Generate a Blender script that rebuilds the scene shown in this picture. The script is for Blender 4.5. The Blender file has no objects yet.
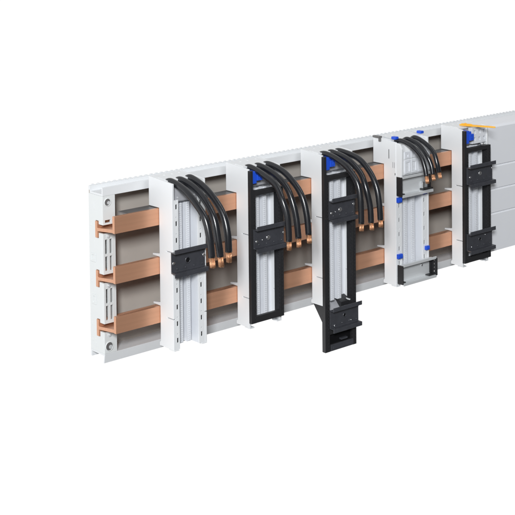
import bpy, bmesh, math, random
from mathutils import Vector, Matrix
random.seed(7)
S = 0.001                                   # everything below is written in millimetres
scene = bpy.context.scene
COL = scene.collection

# ------------------------------------------------------------------ materials
def mat(name, base, rough=0.5, metal=0.0, spec=0.5, var=0.04, vscale=60.0, bump=0.0, bscale=900.0,
        stretch=(1, 1, 1), rvar=0.08, coat=0.0):
    m = bpy.data.materials.new(name); m.use_nodes = True
    nt = m.node_tree; n = nt.nodes; l = nt.links
    b = n['Principled BSDF']
    b.inputs['Metallic'].default_value = metal
    b.inputs['Specular IOR Level'].default_value = spec
    b.inputs['Coat Weight'].default_value = coat
    tc = n.new('ShaderNodeTexCoord'); mp = n.new('ShaderNodeMapping')
    mp.inputs['Scale'].default_value = stretch
    l.new(tc.outputs['Object'], mp.inputs['Vector'])
    no = n.new('ShaderNodeTexNoise'); no.inputs['Scale'].default_value = vscale; no.inputs['Detail'].default_value = 4
    l.new(mp.outputs['Vector'], no.inputs['Vector'])
    mx = n.new('ShaderNodeMix'); mx.data_type = 'RGBA'
    mx.inputs[6].default_value = (*[c * (1 - var) for c in base], 1)
    mx.inputs[7].default_value = (*[min(1, c * (1 + var)) for c in base], 1)
    l.new(no.outputs['Fac'], mx.inputs[0]); l.new(mx.outputs[2], b.inputs['Base Color'])
    mr = n.new('ShaderNodeMapRange')
    mr.inputs['To Min'].default_value = max(0.02, rough - rvar); mr.inputs['To Max'].default_value = rough + rvar
    l.new(no.outputs['Fac'], mr.inputs['Value']); l.new(mr.outputs['Result'], b.inputs['Roughness'])
    if bump:
        n2 = n.new('ShaderNodeTexNoise'); n2.inputs['Scale'].default_value = bscale; n2.inputs['Detail'].default_value = 3
        l.new(mp.outputs['Vector'], n2.inputs['Vector'])
        bp = n.new('ShaderNodeBump'); bp.inputs['Strength'].default_value = bump; bp.inputs['Distance'].default_value = 0.0003
        l.new(n2.outputs['Fac'], bp.inputs['Height']); l.new(bp.outputs['Normal'], b.inputs['Normal'])
    return m

WHITE  = mat('white_plastic', (0.785, 0.80, 0.815), 0.42, var=0.012, bump=0.05)
HOLDER = mat('holder_plastic', (0.68, 0.70, 0.70), 0.5, var=0.015, bump=0.05)
TRAYW  = mat('tray_white', (0.70, 0.715, 0.73), 0.45, var=0.015, bump=0.05)
PANEL  = mat('tray_back_grey', (0.43, 0.40, 0.365), 0.4, var=0.08, vscale=25)
INNER  = mat('channel_white', (0.72, 0.74, 0.78), 0.4, var=0.02)
LILAC  = mat('clear_grey_cap', (0.36, 0.365, 0.39), 0.3, var=0.03)
COVER  = mat('cover_grey', (0.80, 0.815, 0.85), 0.42, var=0.012, bump=0.04)
BLACK  = mat('black_plastic', (0.021, 0.021, 0.023), 0.42, spec=0.45, var=0.1, bump=0.15)
RAILB  = mat('black_passivated_steel', (0.045, 0.047, 0.056), 0.28, spec=0.75, var=0.25, vscale=120, bump=0.1)
CABLE  = mat('black_rubber', (0.012, 0.013, 0.016), 0.26, spec=0.65, var=0.1, bump=0.08)
ZINC   = mat('zinc_steel', (0.70, 0.72, 0.735), 0.34, metal=0.3, var=0.05, stretch=(1, 8, 8))
CHROME = mat('bright_screw', (0.85, 0.86, 0.88), 0.2, metal=1.0, var=0.02)
COPPER = mat('busbar_copper', (0.67, 0.355, 0.22), 0.32, metal=0.55, var=0.13, vscale=110, stretch=(0.05, 3, 3), bump=0.2, bscale=300)
STRAND = mat('stranded_copper', (0.60, 0.33, 0.19), 0.36, metal=0.9, var=0.3, vscale=500, bump=0.4)
LEDGE  = mat('dark_grey', (0.17, 0.165, 0.165), 0.45, metal=0.3, var=0.1)
BLUE   = mat('blue_plastic', (0.016, 0.085, 0.62), 0.36, var=0.08)
YELLOW = mat('yellow_plastic', (0.92, 0.45, 0.03), 0.4, var=0.03)
DARK   = mat('hole_shade_black', (0.007, 0.007, 0.008), 0.7, spec=0.1, var=0.1)  # near-black that paints the shade inside holes and hollows

# ------------------------------------------------------------------ geometry helpers (mm)
def box(bm, x0, x1, y0, y1, z0, z1):
    v = [bm.verts.new((x, y, z)) for x in (x0, x1) for y in (y0, y1) for z in (z0, z1)]
    for f in ((0, 1, 3, 2), (4, 6, 7, 5), (0, 4, 5, 1), (2, 3, 7, 6), (0, 2, 6, 4), (1, 5, 7, 3)):
        bm.faces.new([v[i] for i in f])

def prism(bm, pts, a0, a1, axis='x'):
    """polygon pts: (y,z) along x, (x,z) along y, (x,y) along z"""
    def P(p, a):
        return {'x': (a, p[0], p[1]), 'y': (p[0], a, p[1]), 'z': (p[0], p[1], a)}[axis]
    A = [bm.verts.new(P(p, a0)) for p in pts]; B = [bm.verts.new(P(p, a1)) for p in pts]
    bm.faces.new(A[::-1]); bm.faces.new(B)
    n = len(pts)
    for i in range(n):
        bm.faces.new((A[i], A[(i + 1) % n], B[(i + 1) % n], B[i]))

def plate(bm, O, U, V, N, ulen, vlen, t, holes):
    """flat plate with true rectangular holes (u0,u1,v0,v1)"""
    O, U, V, N = Vector(O), Vector(U), Vector(V), Vector(N)
    us = sorted({0, ulen, *[h[0] for h in holes], *[h[1] for h in holes]})
    vs = sorted({0, vlen, *[h[2] for h in holes], *[h[3] for h in holes]})
    solid = {}
    for i in range(len(us) - 1):
        for j in range(len(vs) - 1):
            cu, cv = (us[i] + us[i + 1]) / 2, (vs[j] + vs[j + 1]) / 2
            solid[i, j] = not any(h[0] < cu < h[1] and h[2] < cv < h[3] for h in holes)
    cache = {}
    def vert(i, j, k):
        if (i, j, k) not in cache:
            cache[i, j, k] = bm.verts.new(O + U * us[i] + V * vs[j] + N * (t * k))
        return cache[i, j, k]
    for (i, j), s in solid.items():
        if not s: continue
        bm.faces.new([vert(i, j, 0), vert(i, j + 1, 0), vert(i + 1, j + 1, 0), vert(i + 1, j, 0)])
        bm.faces.new([vert(i, j, 1), vert(i + 1, j, 1), vert(i + 1, j + 1, 1), vert(i, j + 1, 1)])
        for di, dj, a, b in ((-1, 0, (i, j), (i, j + 1)), (1, 0, (i + 1, j + 1), (i + 1, j)),
                             (0, -1, (i + 1, j), (i, j)), (0, 1, (i, j + 1), (i + 1, j + 1))):
            if not solid.get((i + di, j + dj)):
                bm.faces.new([vert(*a, 0), vert(*a, 1), vert(*b, 1), vert(*b, 0)])

def cyl(bm, c, axis, r, h, seg=20, r2=None, dome=0.0):
    r2 = r if r2 is None else r2
    ax = Vector(axis).normalized(); a = ax.orthogonal().normalized(); b = ax.cross(a)
    c = Vector(c); rings = []
    prof = [(r, 0), (r2, h)]
    if dome: prof += [(r2 * 0.75, h + dome * 0.6), (r2 * 0.35, h + dome * 0.95)]
    for rr, hh in prof:
        rings.append([bm.verts.new(c + ax * hh + (a * math.cos(2 * math.pi * k / seg) + b * math.sin(2 * math.pi * k / seg)) * rr) for k in range(seg)])
    for p, q in zip(rings, rings[1:]):
        for k in range(seg):
            bm.faces.new((p[k], p[(k + 1) % seg], q[(k + 1) % seg], q[k]))
    bm.faces.new(rings[0][::-1]); bm.faces.new(rings[-1])

def spline(pts, n=10):
    P = [Vector(p) for p in pts]; P = [P[0] * 2 - P[1]] + P + [P[-1] * 2 - P[-2]]
    out = []
    for i in range(1, len(P) - 2):
        for k in range(n):
            t = k / n
            out.append(0.5 * ((2 * P[i]) + (P[i + 1] - P[i - 1]) * t + (2 * P[i - 1] - 5 * P[i] + 4 * P[i + 1] - P[i + 2]) * t * t
                              + (3 * P[i] - P[i - 1] - 3 * P[i + 1] + P[i + 2]) * t ** 3))
    out.append(P[-2]); return out

def tube(bm, path, r, seg=18, flat=1.0, rfun=None):
    rings = []; up = Vector((1, 0, 0))
    for i, p in enumerate(path):
        d = (path[min(i + 1, len(path) - 1)] - path[max(i - 1, 0)]).normalized()
        a = (up - d * up.dot(d)).normalized(); b = d.cross(a)
        rr = r * (rfun(i / (len(path) - 1)) if rfun else 1)
        rings.append([bm.verts.new(p + a * math.cos(2 * math.pi * k / seg) * rr + b * math.sin(2 * math.pi * k / seg) * rr * flat) for k in range(seg)])
    for p, q in zip(rings, rings[1:]):
        for k in range(seg):
            bm.faces.new((p[k], p[(k + 1) % seg], q[(k + 1) % seg], q[k]))
    bm.faces.new(rings[0][::-1]); bm.faces.new(rings[-1])

def obj(name, bm, material, parent=None, bevel=0.0, smooth=False, seg=2, loc=None):
    """link a bmesh as ONE object; geometry is given in scene mm and stored relative to its parent chain"""
    bmesh.ops.recalc_face_normals(bm, faces=bm.faces)
    o0 = Vector((0, 0, 0)); p = parent
    while p is not None:
        o0 += p.location; p = p.parent
    for v in bm.verts:
        v.co = v.co * S - o0
    me = bpy.data.meshes.new(name); bm.to_mesh(me); bm.free()
    me.materials.append(material)
    if smooth:
        for f in me.polygons: f.use_smooth = True
    o = bpy.data.objects.new(name, me); COL.objects.link(o)
    if parent: o.parent = parent
    if bevel:
        md = o.modifiers.new('edge', 'BEVEL'); md.width = bevel * S; md.segments = seg
        md.limit_method = 'ANGLE'; md.angle_limit = math.radians(40); md.harden_normals = False
    return o

def thing(name, label, cat, loc, group=None):
    o = bpy.data.objects.new(name, None); COL.objects.link(o)
    o.location = Vector(loc) * S; o.empty_display_size = 0.02
    o['label'] = label; o['category'] = cat
    if group: o['group'] = group
    return o

NB = bmesh.new

# ------------------------------------------------------------------ the tray
XE = 960.0
tray = thing('busbar_tray', 'long white plastic busbar tray with toothed top edge, running behind all the adapters', 'tray', (0, 41, -42))
bm = NB(); box(bm, 0.5, XE, 53.5, 56, -31, 164)
obj('back_panel', bm, PANEL, tray)
bm = NB()
prism(bm, [(26, 160.5), (28, 160.5), (53.5, 160.5), (53.5, 164.2), (56.2, 164.2), (56.2, 169.4), (53.2, 169.4), (52.6, 163), (28.4, 163), (28, 171), (26, 171)], 0, XE)
x = 3.0
while x < XE:
    box(bm, x, x + 4.2, 53.6, 55.9, 169.4, 170.7); x += 8
tr = obj('top_rail', bm, TRAYW, tray, 0.3)
bm = NB()
prism(bm, [(27.6, -42.4), (29.4, -42.4), (27.8, -33.2), (53.8, -33.2), (53.8, -39.5), (56.2, -39.5), (56.2, -31), (26, -31)], 0, 652)
box(bm, 651.5, XE, 26.3, 55.5, -33.0, -31.1)
obj('bottom_rail', bm, TRAYW, tray, 0.3)

# ------------------------------------------------------------------ the bar holder at the left end
holder = thing('busbar_holder', 'white slotted busbar holder closing the left end of the tray', 'bracket', (9, 41, -31))
def holder_profile():
    pts = [(56, 160.4), (29, 160.4)]
    for k in (2, 1, 0):
        z = 60 * k
        pts += [(29, z + 5.5), (35.2, z + 5.5), (35.2, z + 9.6), (42, z + 9.6), (42, z - 11.6), (35.2, z - 11.6), (35.2, z - 5), (29, z - 5)]
    pts += [(29, -30.9), (56, -30.9)]
    return pts
bm = NB(); prism(bm, holder_profile(), 0, 2.6); prism(bm, holder_profile(), 15.6, 18)
box(bm, 2.6, 15.6, 50, 53.4, -30.9, 160.4)
for z in (124, 80.5, 55, 31, 2, -17): box(bm, -0.35, 0.1, 50.6, 52.6, z - 3, z + 3)
for z in (146, 100, 44, -21): box(bm, -0.3, 0.1, 44, 45, z - 5, z + 5)
obj('side_wall', bm, HOLDER, holder, 0.35)
bm = NB()
def hplate(z0, z1, holes):
    plate(bm, (0, 26, z0), (1, 0, 0), (0, 0, 1), (0, 1, 0), 18, z1 - z0, 2.9, holes)
hplate(125.5, 160.4, [(3.2, 11.5, 2.2, 5.6)])
for zb in (65.5, 5.5):
    hplate(zb, zb + 49.5, [(3, 6.4, 4, 21.5), (9.6, 13, 4, 21.5), (3, 6.4, 24.5, 42), (9.6, 13, 24.5, 42)])
hplate(-30.9, -5, [])
obj('front_plate', bm, HOLDER, holder, 0.3)
for (x, z, r) in ((6.9, 152.6, 4.2), (7.2, 111.6, 2.4), (7.2, 51.4, 2.4), (7.2, -8.6, 2.4), (6.6, -22.5, 5)):
    bm = NB(); cyl(bm, (x, 25.95, z), (0, -1, 0), r, 1.0, 24); cyl(bm, (x, 25.4, z), (0, -1, 0), r * 0.55, 1.1, 16)
    if r < 3:
        obj('screw', bm, ZINC, holder, 0.2)
    else:
        bm.free(); bm = NB()
        seg = 28; R = [[bm.verts.new((x + math.cos(2 * math.pi * k / seg) * rr, y, z + math.sin(2 * math.pi * k / seg) * rr)) for k in range(seg)]
                       for rr, y in ((r + .9, 25.98), (r + .7, 25.2), (r, 25.2), (r - .1, 25.9))]
        for p, q in zip(R, R[1:]):
            for k in range(seg): bm.faces.new((p[k], p[(k + 1) % seg], q[(k + 1) % seg], q[k]))
        ring = obj('screw_well', bm, HOLDER, holder, 0, True)
        bm = NB(); cyl(bm, (x, 25.96, z), (0, -1, 0), r * 0.98, 0.12, 24); obj('well_shade', bm, LEDGE, ring)  # grey disc paints the shade of a hole, no real depth
        bm = NB(); cyl(bm, (x + r * .35, 25.8, z - r * .2), (0, -1, 0), r * 0.5, 0.5, 18); obj('screw', bm, ZINC, ring, 0.15)
for (y0, y1, z0, z1) in ((42, 53, 78, 88.5), (42, 51, 26, 38)):          # raised latch frames on the end face
    bm = NB(); plate(bm, (-0.9, y0, z0), (0, 1, 0), (0, 0, 1), (1, 0, 0), y1 - y0, z1 - z0, 0.95, [(2, y1 - y0 - 2.5, 2.2, z1 - z0 - 2.2)])
    obj('latch', bm, HOLDER, holder, 0.25)

# ------------------------------------------------------------------ the three bars
for k, word in ((2, 'topmost of the three copper busbars, with a dark grey ledge along its top'),
                (1, 'middle of the three copper busbars, level with the cable ends'),
                (0, 'lowest of the three copper busbars, just above the tray floor')):
    z = 60 * k
    t = thing('copper_busbar', word, 'busbar', (XE / 2, 20, z), 'copper busbars in the tray')
    bm = NB()
    prism(bm, [(0, z), (4.4, z), (4.4, z + .4), (36.4, z - 3), (36.4, z - 11), (41, z - 11), (41, z + 9), (36.4, z + 9), (36.4, z + 1),
               (4.4, z + 4.6), (4.4, z + 20.4), (0, z + 20.4)], -1.2, XE - 2)
    obj('bar', bm, COPPER, t, 0.5)
    if k == 2:
        bm = NB(); box(bm, 20, XE - 4, 4.6, 23, z + 18.4, z + 20.2)
        obj('ledge', bm, LEDGE, t, 0.2)  # thin dark grey strip added behind the top bar's upper edge

# ------------------------------------------------------------------ adapters
def wall_profile(ya, ztf=174.0, seams=(90.6, 9.4)):
    g = 0.55
    p = [(20, 177.2), (ya, ztf)]
    for zs in seams:
        p += [(ya, zs + g), (ya + 13, zs + g), (ya + 13, zs - g), (ya, zs - g)]
    p += [(ya, -28), (1.5, -28), (1.5, -24), (-0.6, -22)]
    for k in (0, 1):
        z = 60 * k
        p += [(-0.6, z + 21), (13.5, z + 21.2), (13.5, z + 23.2), (0.5, z + 25), (-0.6, z + 25.5)]
    p += [(-0.6, 141.2), (20, 141.2)]
    return p

def housing(t, X, w, ya, seams=(90.6, 9.4)):
    root = NB()
    prism(root, wall_profile(ya, seams=seams), X, X + 3)
    prism(root, wall_profile(ya, seams=seams), X + w - 3, X + w)
    h = obj('housing', root, WHITE, t, 0.35)
    bm = NB()                                                    # top plate with a slot, stops short of the cable exits
    sl = math.atan2(3.0, 47.0)
    plate(bm, (X + 3.02, 19.9, 177.1), (1, 0, 0), (0, -math.cos(sl), -math.sin(sl)), (0, math.sin(sl), -math.cos(sl)),
          w - 6.04, 31.5, 2.2, [(1.0, 2.6, 13, 28), (14, 16, 6, 9), (26, 28, 6, 9), (w - 14, w - 12, 6, 9)])
    obj('top_plate', bm, WHITE, h, 0.2)
    bm = NB()                                                    # rear channel wall and two ladder ribbed columns
    box(bm, X + 3, X + w - 3, -6, -3.5, -26, 172)
    obj('channel_back', bm, INNER, h, 0.2)
    for c0, c1 in ((0.31, 0.42), (0.53, 0.65)):
        bm = NB(); a, b = X + w * c0, X + w * c1
        box(bm, a, b, -18, -6, -25, 147)
        z = -24
        while z < 145:
            box(bm, a + 1.6, b - 1.6, -18.7, -17.9, z, z + 1.3); z += 2.6
        obj('ribbed_column', bm, INNER, h)
    bm = NB()                                                    # grey cap over the terminals under the cable exits
    prism(bm, [(-6, 149), (ya + 8, 149), (ya + 5, 151), (ya + 9, 170), (-6, 173)], X + 3.2, X + w - 3.2)
    cap = obj('terminal_cap', bm, LILAC, h, 0.4)
    bm = NB()
    for f in (0.25, 0.5, 0.75):
        cyl(bm, (X + w * f, ya + 6.2, 155), (0, -1, 0.18), 1.1, 0.9, 14)
    obj('cap_stud', bm, ZINC, cap, 0.1)
    for xa in (X + .2, X + w - 8.2):                              # feet
        bm = NB(); box(bm, xa, xa + 8, ya - 0.3, ya + 10, -29.6, -28.02); obj('foot', bm, WHITE, h, 0.4)
    return h

def slots(n, z0, pitch, u0, u1, h, dots=True):
    r = []
    for i in range(n):
        z = z0 + i * pitch
        r.append((u0, u1, z, z + h))
        if dots: r.append((u0 + .4, u0 + 1.6, z + pitch * .5, z + pitch * .5 + 1.3))
    return r

def flange(h, X0, width, ya, zt, u0, u1, t=1.6, n=9, web=False):
    bm = NB()
    plate(bm, (X0, ya, -27.9), (1, 0, 0), (0, 0, 1), (0, 1, 0), width, zt + 27.9, t, slots(n, 8, 20.3, u0, u1, 6))
    obj('slotted_flange', bm, WHITE, h, 0.15)
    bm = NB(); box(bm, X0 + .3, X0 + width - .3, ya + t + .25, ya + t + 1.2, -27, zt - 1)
    obj('slot_shade', bm, DARK, h)  # black sheet close behind the slots, painted shade so they read dark
    if web:
        bm = NB(); box(bm, X0 + .05, X0 + 1.5, ya + t + .02, -6.02, -27.6, zt - .5); obj('flange_web', bm, INNER, h, .2)

def hat(zc, H, yb, dep, lip, tk):
    a, b = zc - H / 2 + lip, zc + H / 2 - lip
    yf = yb - dep
    return [(yb, a), (yb, b), (yf + tk, b), (yf + tk, b + lip), (yf, b + lip), (yf, b - tk), (yb - tk, b - tk),
            (yb - tk, a + tk), (yf, a + tk), (yf, a - lip), (yf + tk, a - lip), (yf + tk, a)]

def rail(t, x0, x1, zc, yb, screws, H=34.0, material=None, socket=None, dep=8.5):
    bm = NB(); prism(bm, hat(zc, H, yb, dep, 4.3, 1.3), x0, x1)
    r = obj('mounting_rail', bm, material or RAILB, t, 0.5)
    for (fx, dz, rad) in screws:
        b2 = NB(); x = x0 + (x1 - x0) * fx
        cyl(b2, (x, yb - 1.25, zc + dz), (0, -1, 0), rad, 0.8, 20, dome=0.6)
        obj('screw', b2, CHROME, r, 0, True)
    if socket:
        fx, dz, rad = socket; x = x0 + (x1 - x0) * fx
        b2 = NB(); seg = 24
        R = [[b2.verts.new((x + math.cos(2 * math.pi * k / seg) * q, y, zc + dz + math.sin(2 * math.pi * k / seg) * q)) for k in range(seg)]
             for q, y in ((rad, yb - 1.28), (rad * .96, yb - 2.0), (rad * .74, yb - 2.0), (rad * .7, yb - 1.4))]
        for p, q in zip(R, R[1:]):
            for k in range(seg): b2.faces.new((p[k], p[(k + 1) % seg], q[(k + 1) % seg], q[k]))
        s = obj('screw_socket', b2, RAILB, r, 0, True)
        b2 = NB(); cyl(b2, (x, yb - 1.29, zc + dz), (0, -1, 0), rad * .72, 0.1, 20); obj('socket_shade', b2, DARK, s)  # black disc on the rail plate paints the shade of a hole
    b2 = NB()                                                    # punched studs along plate and lips
    for i in range(4):
        x = x0 + (x1 - x0) * (0.12 + 0.25 * i)
        for zz in (zc + H / 2 - 2.2, zc - H / 2 + 2.2):
            if i != 1: cyl(b2, (x, yb - dep + .05, zz), (0, -1, 0), 0.9, 0.5, 10)
        for dz in (-8.2, 8.6):
            cyl(b2, (x + 4 + dz * .2, yb - 1.25, zc + dz), (0, -1, 0), 1.25, 0.8, 12, r2=.9)
    obj('stud', b2, material or RAILB, r, 0.1)
    return r

def cables(t, cs, r, tail, start=((12, 168.5), (-2, 171.2))):
    for (x, pts) in cs:
        path = [(x, *q) for q in start] + [(x + dx + (random.uniform(-1.3, 1.3) if 0 < q < len(pts) - 1 else 0), y + random.uniform(-.5, .5), z) for q, (dx, y, z) in enumerate(pts)]
        sp = spline(path, 10)
        bm = NB(); tube(bm, sp, r, 20)
        c = obj('cable', bm, CABLE, t, 0, True)
        e = sp[-1]; d = (sp[-1] - sp[-4]).normalized()
        d = (d + Vector((0.05 * random.uniform(-1, 1), 0.06 * random.uniform(-1, 1), 0))).normalized()
        bm = NB()
        q = [e - d * 2 + d * (tail + .8 + random.uniform(-1, 1)) * k / 6 for k in range(7)]
        tube(bm, q, r * 0.86, 16, 0.8, rfun=lambda s: 1 - 0.1 * s)
        for k in range(15):                                      # loose strands at the tip
            a = 2 * math.pi * k / 15 + random.uniform(-.1, .1); o = Vector((math.cos(a), math.sin(a) * .9, 0)) * r * .76
            tube(bm, [q[1] + o, q[-2] + o * .98, q[-1] + o * .95 + d * random.uniform(.2, .8)], r * .115, 6)
        obj('copper_end', bm, STRAND, c, 0, True)

def frame(t, X, w, ya, zb, zt):
    """black carrier frame standing 5 mm in front of the white housing"""
    yf = ya - 5
    def teeth(bm, spans):
        z = zb + 6
        while z < 138:
            for x0, x1, y0, y1 in spans: box(bm, x0, x1, y0, y1, z, z + 2.4)
            z += 4.8
    bm = NB(); prism(bm, [(X - .4, zb), (X + 8, zb), (X + 8, 147.5), (X + 4, 147.5), (X + 4, zt), (X - .4, zt)], yf, ya - .02, 'y')
    teeth(bm, [(X + 7.9, X + 8.8, yf + .8, ya - .6), (X + 4.6, X + 6.6, yf - 1.0, yf + .1)])
    f = obj('carrier_frame', bm, BLACK, t, 0.25)
    bm = NB(); box(bm, X + w - 6.5, X + w + .2, yf, ya + 6, zb, 146)
    teeth(bm, [(X + w - 3.9, X + w - 1.9, yf - 1.0, yf + .1), (X + w - 7.6, X + w - 6.4, yf + .8, yf + 3)])
    obj('right_post', bm, BLACK, f, 0.25)
    bm = NB(); box(bm, X + 8.01, X + w - 6.51, yf + .2, ya - .2, zb, zb + 8.5); obj('bottom_bar', bm, BLACK, f, 0.4)
    bm = NB(); box(bm, X + 8.01, X + w - 6.51, yf + .2, ya + 2, 140.2, 146.2); obj('cross_bar', bm, BLACK, f, 0.4)
    return f

def blue_block(t, x0, x1, z0, z1, y):
    bm = NB()
    m = x0 + (x1 - x0) * .46
    box(bm, x0, m, y - 2.5, y + 8, z0, z1)
    box(bm, m, x1, y - 4, y + 8, z0 + (z1 - z0) * .22, z1 - (z1 - z0) * .28)
    box(bm, m - 1, x1 - 2.5, y - 1, y + 6, z1 - (z1 - z0) * .3, z1 - (z1 - z0) * .1)
    b = obj('blue_latch', bm, BLUE, t, 0.5)
    bm = NB(); cyl(bm, ((m + x1) / 2, y - 4, z0 + (z1 - z0) * .45), (0, -1, 0), 1.5, .5, 14); obj('latch_pin', bm, BLUE, b, .1)
    return b

G = 'busbar adapters clipped onto the bars'
# --- adapter 1: plain white, one black rail
X, w, ya = 63.9, 51.0, -27.0
a1 = thing('busbar_adapter', 'all white adapter at the left end, one black rail across its middle, three cables', 'adapter', (X + w / 2, 0, -28), G)
h = housing(a1, X, w, ya)
flange(h, X + 3.02, 6.5, ya + .2, 148, 2.2, 4.8); flange(h, X + 39, w - 42.02, ya + .2, 148, 3.0, 5.6, web=True)
rail(a1, 60.2, 111.5, 79.2, ya - 1.0, [(0.06, -.5, 2.2), (0.955, 2.0, 2.2)], socket=(0.48, 0, 4.2))
cables(a1, [(73.8, [(0, -14, 173.6), (0, -40, 167.7), (0, -62, 155), (0, -77.5, 140), (0, -85.4, 118.4), (1, -88.5, 95.5)]),
            (89.2, [(0, -14, 173.2), (.4, -38, 166.3), (.6, -63, 151.8), (.8, -76.5, 135), (1, -83.4, 111), (1.5, -85, 93)]),
            (104.2, [(0, -14, 173.8), (0, -39, 166.8), (0, -61, 153.3), (0, -75.5, 137.1), (0, -82.6, 117), (0, -84, 96)])], 4.25, 12.5)

# --- adapter 2: black frame, one rail, blue latch
def framed(X, w, ya, zb, label, rails):
    t = thing('busbar_adapter', label, 'adapter', (X + w / 2, 0, -28), G)
    housing(t, X, w, ya); f = frame(t, X, w, ya, zb, 172.5)
    return t, f
X, w, ya = 186.2, 54.5, -23.8
a2, f2 = framed(X, w, ya, -22.2, 'black framed white adapter with just one black rail, frame ending level with the tray', None)
rail(a2, 189.6, 240.5, 85.6, ya - 5.0, [(0.09, -3.5, 2.0), (0.27, -2.5, 0.9), (0.47, -1.5, 3.4), (0.97, 1.0, 1.4)])
blue_block(a2, 190.4, 206.5, 155.5, 171.2, ya - 1)
cables(a2, [(199.4, [(0, -14, 173.6), (0, -39.4, 167.5), (0, -61.5, 157), (0, -76, 141.3), (0, -82.6, 120.6), (.5, -85.2, 92)]),
            (215.4, [(0, -14, 173.2), (0, -39.2, 167.5), (0, -61.2, 154.7), (0, -74, 138.4), (0, -80.9, 117.6), (.6, -84.8, 92.8)]),
            (230.6, [(0, -14, 173.5), (0, -41.2, 168), (0, -64.7, 154.3), (0, -77.3, 139.2), (0, -84, 118.2), (-.4, -88, 95.6)])], 3.95, 11)

# --- adapter 3: long frame hanging below the tray, two rails
X, w, ya = 316.6, 57.5, -21.2
a3, f3 = framed(X, w, ya, -90, 'white adapter whose long black frame hangs below the tray, with two black rails', None)
rail(a3, 323.4, 371.0, 100.2, ya - 5.0, [(0.09, -4, 2.0), (0.24, -3, 0.8), (0.43, -1.6, 3.3), (0.95, 2.5, 1.8)])
rail(a3, 323.8, 377.2, -46.6, ya - 5.0, [(0.14, -9, 0.9), (0.72, -7.5, 0.9)], socket=(0.5, 1.5, 3.0))
for xa, xb in ((X - .2, X + 2.6), (X + w - 2.6, X + w)):
    bm = NB(); prism(bm, [(-3, -28.1), (ya - .02, -28.1), (ya - .02, -90), (ya + 1.5, -90), (ya + 1.5, -50)], xa, xb)
    obj('side_gusset', bm, BLACK, f3, 0.4)
bm = NB(); box(bm, X + 2.7, X + w - 2.7, ya + .3, ya + 1.6, -88, -41); obj('void_shade', bm, DARK, f3)  # black sheet paints the shade of the hollow foot in place of depth
bm = NB(); box(bm, X + 9, X + w - 7, ya - 6.2, ya - 5.0, -89, -80.5); box(bm, X + 12, X + w - 12, ya - 6.8, ya - 6.1, -87, -83); obj('foot_strip', bm, RAILB, f3, .3)
bm = NB(); box(bm, X + 30, X + 42, ya - 4, ya + .2, -79, -76.5); obj('catch', bm, RAILB, f3, .3)
bm = NB(); box(bm, X + 8.1, X + w - 6.6, ya - 4.4, ya - .3, -67.5, -38); obj('rail_carrier', bm, BLACK, f3, .3)
bm = NB(); prism(bm, [(-6, -26.02), (ya + 1.8, -40), (ya + 1.8, -42), (-6, -28)], X + 3.02, X + w * .62); obj('chute', bm, LILAC, a3, .2)
bm = NB(); prism(bm, [(-3.5, -24), (ya + 1.8, -30), (ya + 1.8, -42), (-3.5, -42)], X + w * .62 + .02, X + w - 3.02); obj('side_block', bm, BLACK, f3, .2)
blue_block(a3, 321, 337, 154, 171, ya - 1)
cables(a3, [(330.4, [(0, -14, 173.8), (0, -36.3, 170), (0, -57.8, 159.7), (0, -72.3, 143.7), (0, -79.2, 122), (0, -80.6, 91.4)]),
            (345.6, [(0, -14, 173.5), (0, -42.3, 168), (0, -64, 153.1), (0, -76.4, 134.4), (0, -81.8, 112.2), (0, -83.3, 90.7)]),
            (359.4, [(0, -14, 173.5), (-.3, -46.5, 168.2), (-.5, -68.5, 153.3), (-.5, -81, 134.4), (-.4, -86.4, 113.6), (-.5, -88, 93.2)])], 3.9, 11)

# --- adapter 4: wide white, two zinc rails with black end caps, blue clips
X, w, ya = 456.4, 68.0, -23.5
a4 = thing('busbar_adapter', 'widest white adapter, with two bright metal rails, small blue clips and three short cables', 'adapter', (X + w / 2, 0, -28), G)
h = housing(a4, X, w, ya, seams=())
flange(h, X + 3.02, 9.5, ya + .2, 126, 2.6, 5.0); flange(h, X + 55, w - 58.02, ya + .2, 126, 2.4, 4.8, web=True)
bm = NB(); prism(bm, [(ya - .1, 126), (ya - 9.5, 126), (ya - 10.2, 130), (ya - 10.6, 166), (ya - 7, 172.4), (ya + 5, 173.8), (ya + 5, 126)], X + .6, X + 3.4)
prism(bm, [(ya - .1, 126.5), (ya - 6, 127), (ya - 7, 133), (ya - 7, 162), (ya - 3, 169.5), (ya + 5, 171.5), (ya + 5, 126.5)], X + 3.42, X + w - 5)
tb = obj('terminal_block', bm, WHITE, a4, 0.4)
bm = NB()
for i in range(4):
    x0 = X + 10 + i * 13.4
    plate(bm, (x0, ya - 8.4, 129.5), (1, 0, 0), (0, .0, 1), (0, 1, 0), 11.6, 19, 1.4, [(2.2, 9.4, 3, 15.5)])
    plate(bm, (x0, ya - 8.4, 150.5), (1, 0, 0), (0, .0, 1), (0, 1, 0), 11.6, 10, 1.4, [(4.5, 7.0, 3, 6.5)])
obj('label_window', bm, INNER, tb, 0.2)
bm = NB()
for i in range(4):
    for j in range(6): box(bm, X + 13.5 + i * 13.4, X + 18 + i * 13.4, ya - 7.7, ya - 6.6, 133.6 + j * 2.1, 134.5 + j * 2.1)
obj('window_rib', bm, INNER, tb)
for (dy, z0, z1) in ((13, 150, 163), (5.5, 138, 146), (2.5, 138, 146), (1.2, 128, 131)):
    bm = NB(); box(bm, X - .12, X + .3, ya + dy - .5, ya + dy + .5, z0, z1); obj('painted_slit', bm, DARK if z0 in (150, 128) else LILAC, h)  # surface strips, the shade of each slit is put into the colour
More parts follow.
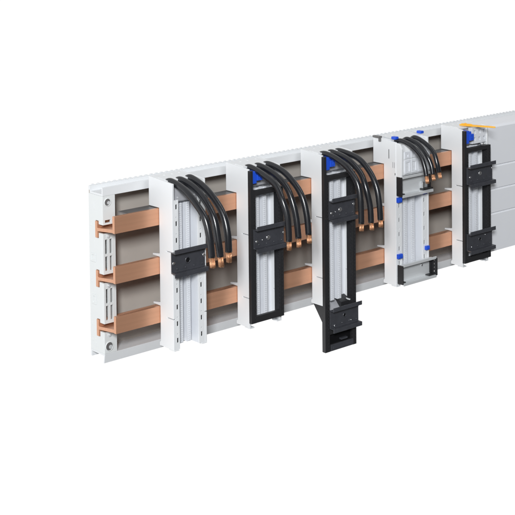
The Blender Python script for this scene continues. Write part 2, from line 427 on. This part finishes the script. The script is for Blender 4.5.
def zinc_rail(zc, x0, x1, left_cap, right_cap):
    yb = ya - 1.2
    bm = NB(); prism(bm, [(yb, zc - 12.5), (yb, zc + 12.5), (yb - 9.3, zc + 12.5), (yb - 9.3, zc + 15.2), (yb - 10.4, zc + 15.2), (yb - 10.4, zc + 11.4), (yb - 1.1, zc + 11.4),
                          (yb - 1.1, zc - 11.4), (yb - 10.4, zc - 11.4), (yb - 10.4, zc - 15.2), (yb - 9.3, zc - 15.2), (yb - 9.3, zc - 12.5)], x0, x1)
    r = obj('mounting_rail', bm, ZINC, a4, 0.3)
    if left_cap:
        bm = NB(); box(bm, x0 - 1.6, x0 - .02, yb - 10.2, yb + .3, zc - 13.2, zc + 13.4)
        box(bm, x0, x0 + 4, yb - 3, yb - 1.2, zc - 10.5, zc - 8.5); box(bm, x0, x0 + 2.5, yb - 3, yb - 1.2, zc - 1, zc + 2)
        box(bm, x0, x0 + 6.5, yb - 8.5, yb - 1.2, zc - 11.3, zc - 10)
        obj('end_cap', bm, BLACK, r, 0.4)
    if right_cap:
        bm = NB(); plate(bm, (x1 - 1.5, yb - 1.3, zc - 12.4), (0, -1, 0), (0, 0, 1), (1, 0, 0), 9.4, 25.0, 3.2,
                         [(2.6, 6, 4 + 5.2 * i, 7 + 5.2 * i) for i in range(4)])
        box(bm, x1 - 14, x1 - 1.6, yb - 8.8, yb - 1.2, zc - 11.3, zc - 9.8)
        box(bm, x1 - 6, x1 - 1.6, yb - 3, yb - 1.2, zc - 9, zc + 9)
        obj('end_cap', bm, BLACK, r, 0.3)
    return r
r = zinc_rail(112.6, 458.2, 521.5, True, False)
bm = NB(); box(bm, 503, 523.5, ya - 9.2, ya - 1.4, 101.4, 103.4); box(bm, 519, 523.5, ya - 5, ya - 1.4, 103.4, 110); obj('end_cap', bm, BLACK, r, .3)
bm = NB(); cyl(bm, (507, ya - 4.5, 103.5), (0, 0, 1), 2.2, 7, 18); cyl(bm, (507, ya - 4.5, 110.5), (0, 0, 1), 3.0, 2.4, 6); obj('clamp_screw', bm, CHROME, r, .3)
r = zinc_rail(-11.6, 459.2, 527.5, True, True)
bm = NB(); cyl(bm, (506, ya - 2.2, -7), (0, -1, 0), 1.8, .8, 16, dome=.5); obj('screw', bm, CHROME, r, 0, True)
for (x0, x1, z0, z1) in ((457, 465.5, 89.5, 96.6), (457, 466.2, 10.4, 16.8), (514.8, 522, 12.8, 18.4), (510, 517, 94, 96.8)):
    bm = NB(); box(bm, x0, x1, ya - 4, ya - .1, z0, z1); box(bm, x0 + 1, x1 - 1, ya - 4.8, ya - 3.9, z0 + 1.5, z1 - 1.5); obj('blue_clip', bm, BLUE, a4, .7)
for (x0, y0) in ((463, -13), (524, -5)):
    bm = NB(); box(bm, x0 - .5, x0 + 6.5, y0 - 4.5, y0 + 4, 176.2, 180.2); s = obj('blue_clip', bm, BLUE, a4, .9)
    bm = NB(); box(bm, x0 + 2, x0 + 3.6, y0 + 4, y0 + 22, 176.6, 177.8); obj('clip_wire', bm, ZINC, s, .2)
bm = NB(); box(bm, X - 2.5, X + 4, 6, 19, 176.8, 179.2); box(bm, X - 2, X, 4, 8, 172, 177); obj('rear_hook', bm, LEDGE, a4, .4)
cables(a4, [(468.5, [(0, -24, 175.0), (0, -43, 170.2), (0, -57.5, 158.8), (0, -66, 144.8), (0, -69.3, 132)]),
            (484, [(0, -22, 175.2), (0, -41, 169.2), (0, -56.5, 157.3), (0, -64.3, 144.6), (0, -67.7, 132)]),
            (500, [(0, -21, 175.4), (0, -38, 170.8), (0, -53.6, 160), (0, -62, 145.4), (0, -64.7, 132.4)])], 3.3, 10, ((2, 166), (-12, 172)))

# --- adapter 5: black frame, two rails, yellow lever, no cables
X, w, ya = 600.2, 58.5, -21.2
a5, f5 = framed(X, w, ya, -23, 'black framed adapter beside the grey cover, with a yellow lever on top, no cables', None)
rail(a5, 603.4, 661.2, 106.0, ya - 5.0, [(0.11, -2.5, 2.0), (0.50, 0.5, 3.3), (0.97, 5.0, 1.4)])
rail(a5, 603.2, 660.2, 7.6, ya - 5.0, [(0.16, -7.5, 0.9), (0.70, 6, 0.9)], socket=(0.5, 1.0, 3.2))
blue_block(a5, 604.4, 621, 153, 172, ya - 1)
bm = NB()
plate(bm, (X + 24, ya + 1, 150), (1, 0, 0), (0, 0, 1), (0, 1, 0), 34.4, 24, 8, [(4 + 10.5 * i, 8 + 10.5 * i, z, z + 5) for i in range(3) for z in (4, 14.5)])
tb = obj('terminal_face', bm, INNER, a5, .3)
bm = NB(); box(bm, X + 25, X + 58, ya + 7.6, ya + 8.6, 151, 173); obj('terminal_shade', bm, DARK, tb)  # black sheet inside the entry holes, painted shade for their depth
bm = NB(); cyl(bm, (X + 40, ya - 4, 147.6), (0, 0, 1), 3, 2.5, 20, dome=.8); obj('terminal_screw', bm, CHROME, a5, .2)
bm = NB()
prism(bm, [(616, -2), (620, -3), (623, -9), (629, -24), (636.5, -46), (637.5, -53), (636, -54), (633.5, -50), (624, -30), (617, -16)], 176.6, 178.8, 'z')
prism(bm, [(616.5, -5), (617, -14), (622, -23), (623.5, -17), (620.5, -7)], 178.7, 180.2, 'z')
lv = obj('lever', bm, YELLOW, a5, .6)
bm = NB(); cyl(bm, (619.5, -11, 180.1), (0, 0, 1), 1.6, .8, 16); obj('lever_pin', bm, YELLOW, lv, .2)

# ------------------------------------------------------------------ the cover at the right
cov = thing('busbar_cover', 'long light grey grooved cover closing the right part of the tray', 'cover', (800, -10, -22))
bm = NB(); yf = -11.0
p = [(yf, -22)]
for zs in (36.6, 73.2, 108.8):
    p += [(yf, zs - 2.4), (yf + 1.8, zs - .8), (yf + 1.8, zs + .4), (yf - .0, zs + .5)]
p += [(yf, 166.5), (yf + 2.5, 169.8), (25.5, 171.2), (25.5, 168.6), (yf + 4.5, 166.8), (yf + 3, 165), (yf + 3, -19), (25, -19), (25, -22)]
prism(bm, p, 660.5, XE - 1)
obj('front_panel', bm, COVER, cov, 0.3)

# ------------------------------------------------------------------ light: white studio surround + key softbox, added left glow and glint lamp
wd = bpy.data.worlds.new('World'); scene.world = wd; wd.use_nodes = True
nt = wd.node_tree; n = nt.nodes; l = nt.links
bg = n['Background']
tc = n.new('ShaderNodeTexCoord'); sp = n.new('ShaderNodeSeparateXYZ'); mr = n.new('ShaderNodeMapRange'); mr.interpolation_type = 'SMOOTHSTEP'
l.new(tc.outputs['Generated'], sp.inputs[0])
l.new(sp.outputs['Y'], mr.inputs['Value'])                 # bright paper behind and below, darker studio in front and above
mr.inputs['From Min'].default_value = -0.2; mr.inputs['From Max'].default_value = 0.12
mr.inputs['To Min'].default_value = 0.10; mr.inputs['To Max'].default_value = 1.04
mz = n.new('ShaderNodeMapRange'); mz.interpolation_type = 'SMOOTHSTEP'
l.new(sp.outputs['Z'], mz.inputs['Value'])
mz.inputs['From Min'].default_value = 0.05; mz.inputs['From Max'].default_value = 0.5
mz.inputs['To Min'].default_value = 1.0; mz.inputs['To Max'].default_value = 0.55
mu = n.new('ShaderNodeMath'); mu.operation = 'MULTIPLY'
l.new(mr.outputs['Result'], mu.inputs[0]); l.new(mz.outputs['Result'], mu.inputs[1])
mx_ = n.new('ShaderNodeMapRange'); mx_.interpolation_type = 'SMOOTHSTEP'      # added glow from the left to brighten left-facing walls
l.new(sp.outputs['X'], mx_.inputs['Value'])
mx_.inputs['From Min'].default_value = -0.55; mx_.inputs['From Max'].default_value = -0.95
mx_.inputs['To Min'].default_value = 0.0; mx_.inputs['To Max'].default_value = 0.6
ad = n.new('ShaderNodeMath'); ad.operation = 'MAXIMUM'
l.new(mu.outputs[0], ad.inputs[0]); l.new(mx_.outputs['Result'], ad.inputs[1])
l.new(ad.outputs[0], bg.inputs['Strength'])
bg.inputs['Color'].default_value = (1, 1, 1, 1)

def softbox(name, loc, target, sx, sy, watts, color=(1, 1, 1)):
    d = bpy.data.lights.new(name, 'AREA'); d.shape = 'RECTANGLE'; d.size = sx; d.size_y = sy; d.energy = watts; d.color = color
    o = bpy.data.objects.new(name, d); COL.objects.link(o)
    o.location = loc
    o.rotation_euler = (Vector(target) - Vector(loc)).to_track_quat('-Z', 'Y').to_euler()
    return o
softbox('key_softbox', (-1.8, -2.1, 1.35), (0.3, 0, 0.07), 0.52, 0.6, 107, (0.965, 0.985, 1.0))
softbox('glint_lamp', (0.9, -0.9, 1.8), (0.3, 0, 0.07), 0.25, 1.2, 7)  # added lamp overhead, put in for glints on the black parts

# ------------------------------------------------------------------ camera
CX, CY, CZ = -897.6006, -1304.7552, 511.9266
yaw, pitch, roll = (math.radians(a) for a in (41.09884, -2.37745, -0.59324))
F, PX, PY = 1341.6555, 265.7114, -43.2233          # focal length and principal point on a 515 px frame
fw = Vector((math.sin(yaw) * math.cos(pitch), math.cos(yaw) * math.cos(pitch), math.sin(pitch)))
rt = Vector((math.cos(yaw), -math.sin(yaw), 0)); up = rt.cross(fw)
r2 = rt * math.cos(roll) + up * math.sin(roll); u2 = up * math.cos(roll) - rt * math.sin(roll)
cd = bpy.data.cameras.new('camera'); cam = bpy.data.objects.new('camera', cd); COL.objects.link(cam)
cd.sensor_width = 36; cd.lens = F / 515 * 36
cd.shift_x = (257.5 - PX) / 515; cd.shift_y = (PY - 257.5) / 515
cd.clip_start = 0.05; cd.clip_end = 100
M = Matrix((r2, u2, -fw)).transposed().to_4x4(); M.translation = Vector((CX, CY, CZ)) * S
cam.matrix_world = M
scene.camera = cam

scene.view_settings.view_transform = 'Standard'; scene.view_settings.look = 'None'
scene.view_settings.exposure = 0; scene.view_settings.gamma = 1
scene.render.film_transparent = False
